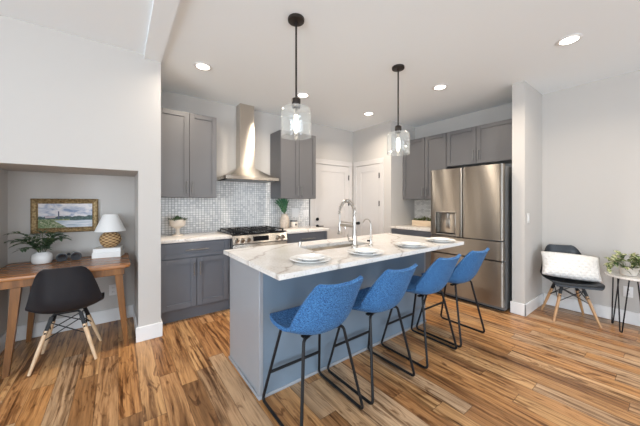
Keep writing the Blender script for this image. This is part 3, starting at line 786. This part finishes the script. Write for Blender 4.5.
ang = math.atan2(-.5, -.866) - PI / 2      # local +y (front) towards (-.866, -.5)
ACX, ACY = 4.098, .745
moulded_chair('black moulded chair holding a white pillow in the corner', (ACX, ACY, 0), ang, M['oak'])
# pillow leaning on the backrest
t = thing('lumbar_pillow', 'white tufted rectangular pillow propped on the corner chair', 'pillow', (ACX, ACY, .432), ang)
m = MB(); nu, nv = 28, 18; PW, PH = .262, .145
R_ = Matrix.Translation((0, .03, .1665)) @ Matrix.Rotation(math.radians(22), 4, 'X') @ Matrix.Rotation(math.radians(-4), 4, 'Y')
sheet = []
for s in (-1, 1):
    g = []
    for j in range(nv + 1):
        row = []
        for i in range(nu + 1):
            u = -1 + 2 * i / nu; v = -1 + 2 * j / nv
            th = .062 * (max(0, (1 - u ** 4) * (1 - v ** 4))) ** .55
            px = u * PW * (1 - .05 * (1 - v * v) * abs(u) ** 3) ; pz = v * PH * (1 - .07 * u * u)
            row.append(m.bm.verts.new(R_ @ Vector((px, s * th, pz))))
        g.append(row)
    sheet.append(g)
    for j in range(nv):
        for i in range(nu): m.face([g[j][i], g[j][i + 1], g[j + 1][i + 1], g[j + 1][i]])
bmesh.ops.remove_doubles(m.bm, verts=list(m.bm.verts), dist=.0004)
m.build('cover', M['pillow'], t, ang=180)

# ------------------------------------------------------------------ desk and what stands on it
t = thing('writing_desk', 'brown wooden desk on splayed legs set into the alcove', 'desk', (-.36, 3.37, 0))
m = MB(); out = fillet([(-.445, -.375, 0), (.450, -.375, 0), (.450, .355, 0), (-.445, .355, 0)], .06, 6, closed=True)
m.loft([[(p.x * q, p.y * q + 0, z) for p in out] for z, q in ((.722, .985), (.727, .998), (.745, 1.0), (.750, .995))]); m.build('desktop', M['desktop'], t)
m = MB(); m.box(-.395, .405, -.352, -.334, .662, .7225, .003, 1); m.box(-.395, .405, .312, .330, .662, .7225, .003, 1); m.box(-.395, -.377, -.334, .312, .662, .7225); m.box(.387, .405, -.334, .312, .662, .7225)
m.build('apron', M['deskleg'], t)
for sx in (-1, 1):
    for sy in (-1, 1):
        tx, ty = sx * .345 + .012, sy * .300 - .01; bx_, by_ = sx * .372 + .05, sy * .325 - .005
        if sx < 0: bx_ = -.318
        if sx < 0: tx = -.262
        def sq(c, h, z): return [(c[0] + a * h, c[1] + b * h, z) for a, b in ((-1, -1), (-.6, -1), (.6, -1), (1, -1), (1, 1), (.6, 1), (-.6, 1), (-1, 1))]
        MB().loft([sq((bx_, by_), .017, 0), sq(((bx_ + tx) / 2, (by_ + ty) / 2), .022, .33), sq((tx, ty), .029, .7218)]).build('leg', M['deskleg'], t)
# landscape in a gilt frame
t = thing('framed_painting', 'small gilt-framed river landscape hanging in the alcove over the desk', 'painting', (-.425, 3.767, 1.01))
pw, ph = .252, .342
m = MB()
prof = [(0, 0), (0, -.022), (.010, -.030), (.020, -.024), (.034, -.018), (.044, -.022), (.050, -.012), (.050, -.002)]
cor = [(-pw, 0), (pw, 0), (pw, ph), (-pw, ph)]; inn = [(1, 1), (-1, 1), (-1, -1), (1, -1)]
loops = []
for c, d in zip(cor + cor[:1], inn + inn[:1]): loops.append([(c[0] + d[0] * a, b, c[1] + d[1] * a) for a, b in prof])
m.loft(loops, False, False); m.build('frame', M['gold'], t, ang=25)
B(-pw + .048, pw - .048, -.010, -.001, .048, ph - .048).build('canvas', M['painting'], t, smooth=False)
# books
def book(lab, x, y, z, w_, d_, h_, rz):
    t = thing('book', lab, 'book', (x, y, z), rz, 'white books on the desk')
    m = MB(); m.box(-w_ / 2, w_ / 2, -d_ / 2, d_ / 2, 0, .0035, .001, 1); m.box(-w_ / 2, w_ / 2, -d_ / 2, d_ / 2, h_ - .0035, h_, .001, 1); m.box(-w_ / 2, w_ / 2, -d_ / 2, -d_ / 2 + .004, .0035, h_ - .0035)
    m.build('cover', M['whitemat'], t)
    B(-w_ / 2 + .003, w_ / 2 - .005, -d_ / 2 + .004, d_ / 2 - .004, .0036, h_ - .0036).build('pages', M['paper'], t)
book('thick white book at the bottom of the stack under the lamp', -.078, 3.60, .7502, .235, .20, .054, -.20)
book('white book on top of the stack, directly under the lamp', -.080, 3.605, .8044, .225, .19, .040, -.14)
# lamp
t = thing('table_lamp', 'small table lamp with white shade and woven rattan base', 'lamp', (-.066, 3.605, .8446))
LS = .76
MB().lathe([(.001, 0), (.045, 0), (.062, .012), (.085, .045), (.095, .082), (.085, .122), (.058, .152), (.028, .165), (.001, .166)][0:], seg=36).build('base', M['wicker'], t)
MB().cyl((0, 0, .165), (0, 0, .195), .012).build('neck', M['nickel'], t)
MB().lathe([(.134, .168), (.062, .345), (.060, .345), (.132, .168)], seg=48, cap0=False, cap1=False).build('lamp_shade', M['shade'], t)
m = MB(); m.cyl((0, 0, .195), (0, 0, .34), .004)
for a in (0, 2 * PI / 3, 4 * PI / 3): m.cyl((0, 0, .338), (.061 * math.cos(a), .061 * math.sin(a), .338), .002, seg=6)
m.build('shade_holder', M['nickel'], t)
# potted branch plant
random.seed(7)
t = thing('potted_plant', 'leafy green plant in a round white pot on the desk', 'plant', (-.565, 3.535, .7502))
MB().lathe([(.045, 0), (.062, .004), (.072, .03), (.074, .06), (.068, .085), (.05, .100), (.047, .108), (.044, .106), (.044, .09), (.001, .088)], seg=36).build('pot', M['white'], t)
m = MB(); f = MB()
for k in range(15):
    a = 2 * PI * k / 15 + random.uniform(-.2, .2)
    if math.cos(a) < -.1: reach = random.uniform(.15, .235)
    else: reach = random.uniform(.10, .20)
    ry = .55 if math.sin(a) > 0 else .8
    tip = Vector((math.cos(a) * reach, math.sin(a) * reach * ry, .108 + random.uniform(.04, .19)))
    b = Vector((math.cos(a) * .02, math.sin(a) * .02, .10)); c = b + Vector((tip.x * .35, tip.y * .35, (tip.z - .10) * 1.0 + .03))
    P_ = [b * (1 - s) ** 2 + c * 2 * s * (1 - s) + tip * s * s for s in [q / 8 for q in range(9)]]
    m.tube(P_, .0018, 5)
    for q in range(1, 9):
        d = (P_[q] - P_[q - 1]).normalized()
        for s in (-1, 1):
            sd = d.cross(Vector((0, 0, 1))); sd = sd.normalized() if sd.length > .01 else Vector((1, 0, 0))
            f.leaf(P_[q], d * .7 + sd * s * .8 + Vector((0, 0, random.uniform(-.2, .4))), (0, 0, 1), random.uniform(.048, .072), .023, .2, 3)
m.build('stems', M['stem'], t); f.build('foliage', M['leafdark'], t)
# binoculars
t = thing('binoculars', 'black binoculars lying on the desk beside the plant pot', 'binoculars', (-.390, 3.60, .7502), math.radians(8)); t.scale = (1.22, 1.22, 1.22)
for s in (-1, 1):
    m = MB(); x = s * .038
    m.cyl((x * 1.1, -.075, .034), (x * 1.1, -.02, .034), .033, .030, 20); m.cyl((x * 1.1, -.02, .034), (x, .02, .036), .030, .023, 20); m.cyl((x, .02, .036), (x, .065, .036), .019, .021, 18)
    m.build('barrel', M['blackplastic'], t)
    MB().cyl((x * 1.1, -.0755, .034), (x * 1.1, -.077, .034), .026, seg=20).build('lens', M['darkglass'], t)
    MB().cyl((x * 1.1, -.035, .034), (x * 1.1, -.030, .034), .0325, seg=20).build('ring', M['nickel'], t, label='metal ring')
m = MB(); m.box(-.03, .03, -.015, .012, .038, .05, .003, 1); m.cyl((0, -.01, .046), (0, .035, .046), .010); m.build('bridge', M['blackplastic'], t)

# outlets and switches
def outlet(lab, loc, rz, kind='outlet', w_=.036, h_=.058):
    t = thing('wall_outlet' if kind == 'outlet' else 'light_switch', lab, kind if kind == 'outlet' else 'light switch', loc, rz)
    B(-w_, w_, -.006, -.0005, -h_, h_, .002, 2).build('plate', M['trim' if kind == 'outlet' or w_ > .04 else 'plate'], t)
    if kind == 'outlet':
        for z in (-.022, .022):
            s = B(-.016, .016, -.0075, -.0055, z - .014, z + .014, .001, 1).build('socket', M['trim'], t)
            m = MB(); m.box(-.008, -.005, -.0079, -.0074, z - .004, z + .006); m.box(.005, .008, -.0079, -.0074, z - .004, z + .006); m.build('slots', M['gap'], s)
    else:
        for x in ([0] if w_ < .05 else [-w_ / 2, w_ / 2]): B(x - .016, x + .016, -.009, -.0055, -.033, .033, .001, 1).build('rocker', M['trim'], t)
outlet('white power outlet low on the alcove wall under the desk', (-.045, 3.768, .345), 0)
outlet('white power outlet on the wall behind the round side table', (XR, .325, .345), -PI / 2)
outlet('white light switch on the short wall beside the corner chair', (3.874, 1.065, 1.13), 0, 'switch')
outlet('wide white switch plate on the backsplash beside the white door', (2.60, YB - .008, 1.135), 0, 'switch', .058, .058)
outlet('white power outlet plate on the backsplash above the small jar', (2.385, YB - .008, 1.145), 0, 'switch', .075, .075)

# ------------------------------------------------------------------ counter decor
t = thing('pedestal_planter', 'cream pedestal bowl of dark succulents on the counter', 'planter', (.573, 3.63, .915))
MB().lathe([(.062, 0), (.062, .008), (.03, .018), (.020, .04), (.020, .085), (.05, .105), (.078, .118), (.088, .14), (.088, .195), (.084, .195), (.082, .18), (.001, .178)], seg=40).build('bowl', M['cream'], t)
random.seed(3); f = MB()
for k in range(60):
    a = random.uniform(0, 2 * PI); r = random.uniform(0, .075); q = random.uniform(.3, 1.0)
    f.leaf((r * math.cos(a), r * math.sin(a), .176), (math.cos(a) * .7 * r / .06, math.sin(a) * .7 * r / .06, q), (math.cos(a), math.sin(a), .3), random.uniform(.045, .075), .020, -.1, 3)
f.build('succulents', M['leafdark'], t)
t = thing('vase', 'ribbed beige vase of dark palm leaves beside the range', 'vase', (2.085, 3.70, .915))
MB().lathe([(.052, 0), (.060, .006), (.072, .06), (.074, .11), (.066, .16), (.050, .195), (.046, .21), (.050, .222), (.046, .222), (.042, .205), (.001, .20)], seg=36).build('body', M['stone'], t)
random.seed(5); f = MB(); m = MB()
for k in range(7):
    a = PI * .15 + k * .42; tip = Vector((math.cos(a) * .095 - .03, .25 * math.sin(a * 2) * .1, .37 + .07 * math.sin(a)))
    b = Vector((0, 0, .20)); P_ = [b.lerp(tip, s / 7) + Vector((0, 0, .03 * math.sin(PI * s / 7))) for s in range(8)]
    m.tube(P_, .0022, 5)
    for q in range(1, 8):
        d = (P_[q] - P_[q - 1]).normalized()
        for s in (-1, 1): f.leaf(P_[q], d + Vector((s * .55, .1 * s, .0)), (0, -1, .2), .075, .015, .1, 3)
m.build('stems', M['stem'], t); f.build('fronds', M['leafpalm'], t)
t = thing('candle_jar', 'small cream jar with a dark lid beside the vase', 'jar', (2.265, 3.715, .915))
MB().lathe([(.055, 0), (.058, .004), (.058, .085), (.05, .095)], seg=32).build('body', M['cream'], t)
MB().lathe([(.058, .0955), (.06, .099), (.06, .112), (.057, .115), (.001, .115)], seg=32).build('lid', M['fridgeside'], t, label='dark grey lid')
B(-.012, .012, -.060, -.0565, .035, .065).build('tag', M['gap'], t)
tag(MB().lathe([(.02, 0), (.022, .003), (.022, .09), (.010, .105), (.010, .125), (.001, .126)], seg=20).build('bottle', M['deskleg'], loc=(2.178, 3.775, .915)), 'small brown bottle between the vase and the jar', 'bottle')
t = thing('planter_box', 'long pale wooden planter of green moss on the counter beside the fridge', 'planter', (4.22, 2.56, .9155))
m = MB(); m.box(-.06, .06, -.27, .27, 0, .008); 
for a in ((-.06, -.05, -.27, .27), (.05, .06, -.27, .27), (-.05, .05, -.27, -.26), (-.05, .05, .26, .27)): m.box(*a, .006, .092, .001, 1)
m.build('box', M['boxwood'], t, smooth=False)
random.seed(9); f = MB()
for k in range(420):
    y = random.uniform(-.25, .25); x = random.uniform(-.045, .045); hgt = .055 + .04 * math.sin(y * 21 + 1) * math.sin(y * 9)
    f.leaf((x, y, .08 + random.uniform(0, hgt)), (random.uniform(-1, 1), random.uniform(-1, 1), random.uniform(.1, 1)), (0, 0, 1), random.uniform(.025, .045), .018, .3, 2)
f.box(-.048, .048, -.255, .255, .06, .082)
f.build('moss', M['moss'], t)

# ------------------------------------------------------------------ side table and trailing plant
TX, TY, TZ = 4.213, .275, .570
t = thing('side_table', 'round white marble side table on black hairpin legs', 'side table', (TX, TY, 0))
MB().lathe([(.001, TZ - .022), (.200, TZ - .022), (.205, TZ - .018), (.205, TZ - .003), (.202, TZ), (.001, TZ)], seg=56).build('table_top', M['marble'], t)
for a in (65, 155, 245, 335):
    a = math.radians(a); c, s = math.cos(a), math.sin(a)
    top = [Vector((c * .135 - s * q, s * .135 + c * q, TZ - .022)) for q in (-.045, .045)]; foot = [Vector((c * .168 - s * q, s * .168 + c * q, .006)) for q in (-.008, .008)]
    MB().tube(fillet([top[0], foot[0], foot[1], top[1]], .01, 4), .0055, 8).build('leg', M['black'], t)
random.seed(21)
t = thing('trailing_plant', 'trailing variegated green plant in a pale pot on the side table', 'plant', (4.185, .305, TZ + .0003))
MB().lathe([(.05, 0), (.056, .004), (.068, .075), (.070, .082), (.066, .084), (.063, .07), (.001, .068)], seg=36).build('pot', M['cream'], t)
m = MB(); f = MB()
for k in range(30):
    a = random.uniform(0, 2 * PI) if k < 26 else math.atan2(.6, -.8) + random.uniform(-.35, .35); far = k % 3 == 0
    reach = random.uniform(.18, .25) if k >= 26 else random.uniform(.13, .20) if far else random.uniform(.05, .13)
    up = random.uniform(.03, .14) if not far else random.uniform(.0, .05)
    b = Vector((math.cos(a) * .03, math.sin(a) * .03, .07)); tip = Vector((math.cos(a) * reach, math.sin(a) * reach, .085 + up - (.05 if far else 0)))
    if tip.x > .17: tip.x = .17
    tip.z = max(tip.z, .072); tip.y = min(tip.y, .165)
    c = b.lerp(tip, .5) + Vector((0, 0, .06)); P_ = [b * (1 - s) ** 2 + c * 2 * s * (1 - s) + tip * s * s for s in [q / 6 for q in range(7)]]
    m.tube(P_, .0018, 5)
    for q in range(3, 7):
        d = (P_[q] - P_[q - 1]).normalized()
        sd = Vector((random.uniform(-1, 1), random.uniform(-1, 1), random.uniform(-.4, .5)))
        f.leaf(P_[q], d * .5 + sd, (random.uniform(-.5, .2), random.uniform(-.4, .4), 1), random.uniform(.042, .064), random.uniform(.034, .048), .35, 3)
m.build('stems', M['stem'], t); f.build('foliage', M['pothos'], t)
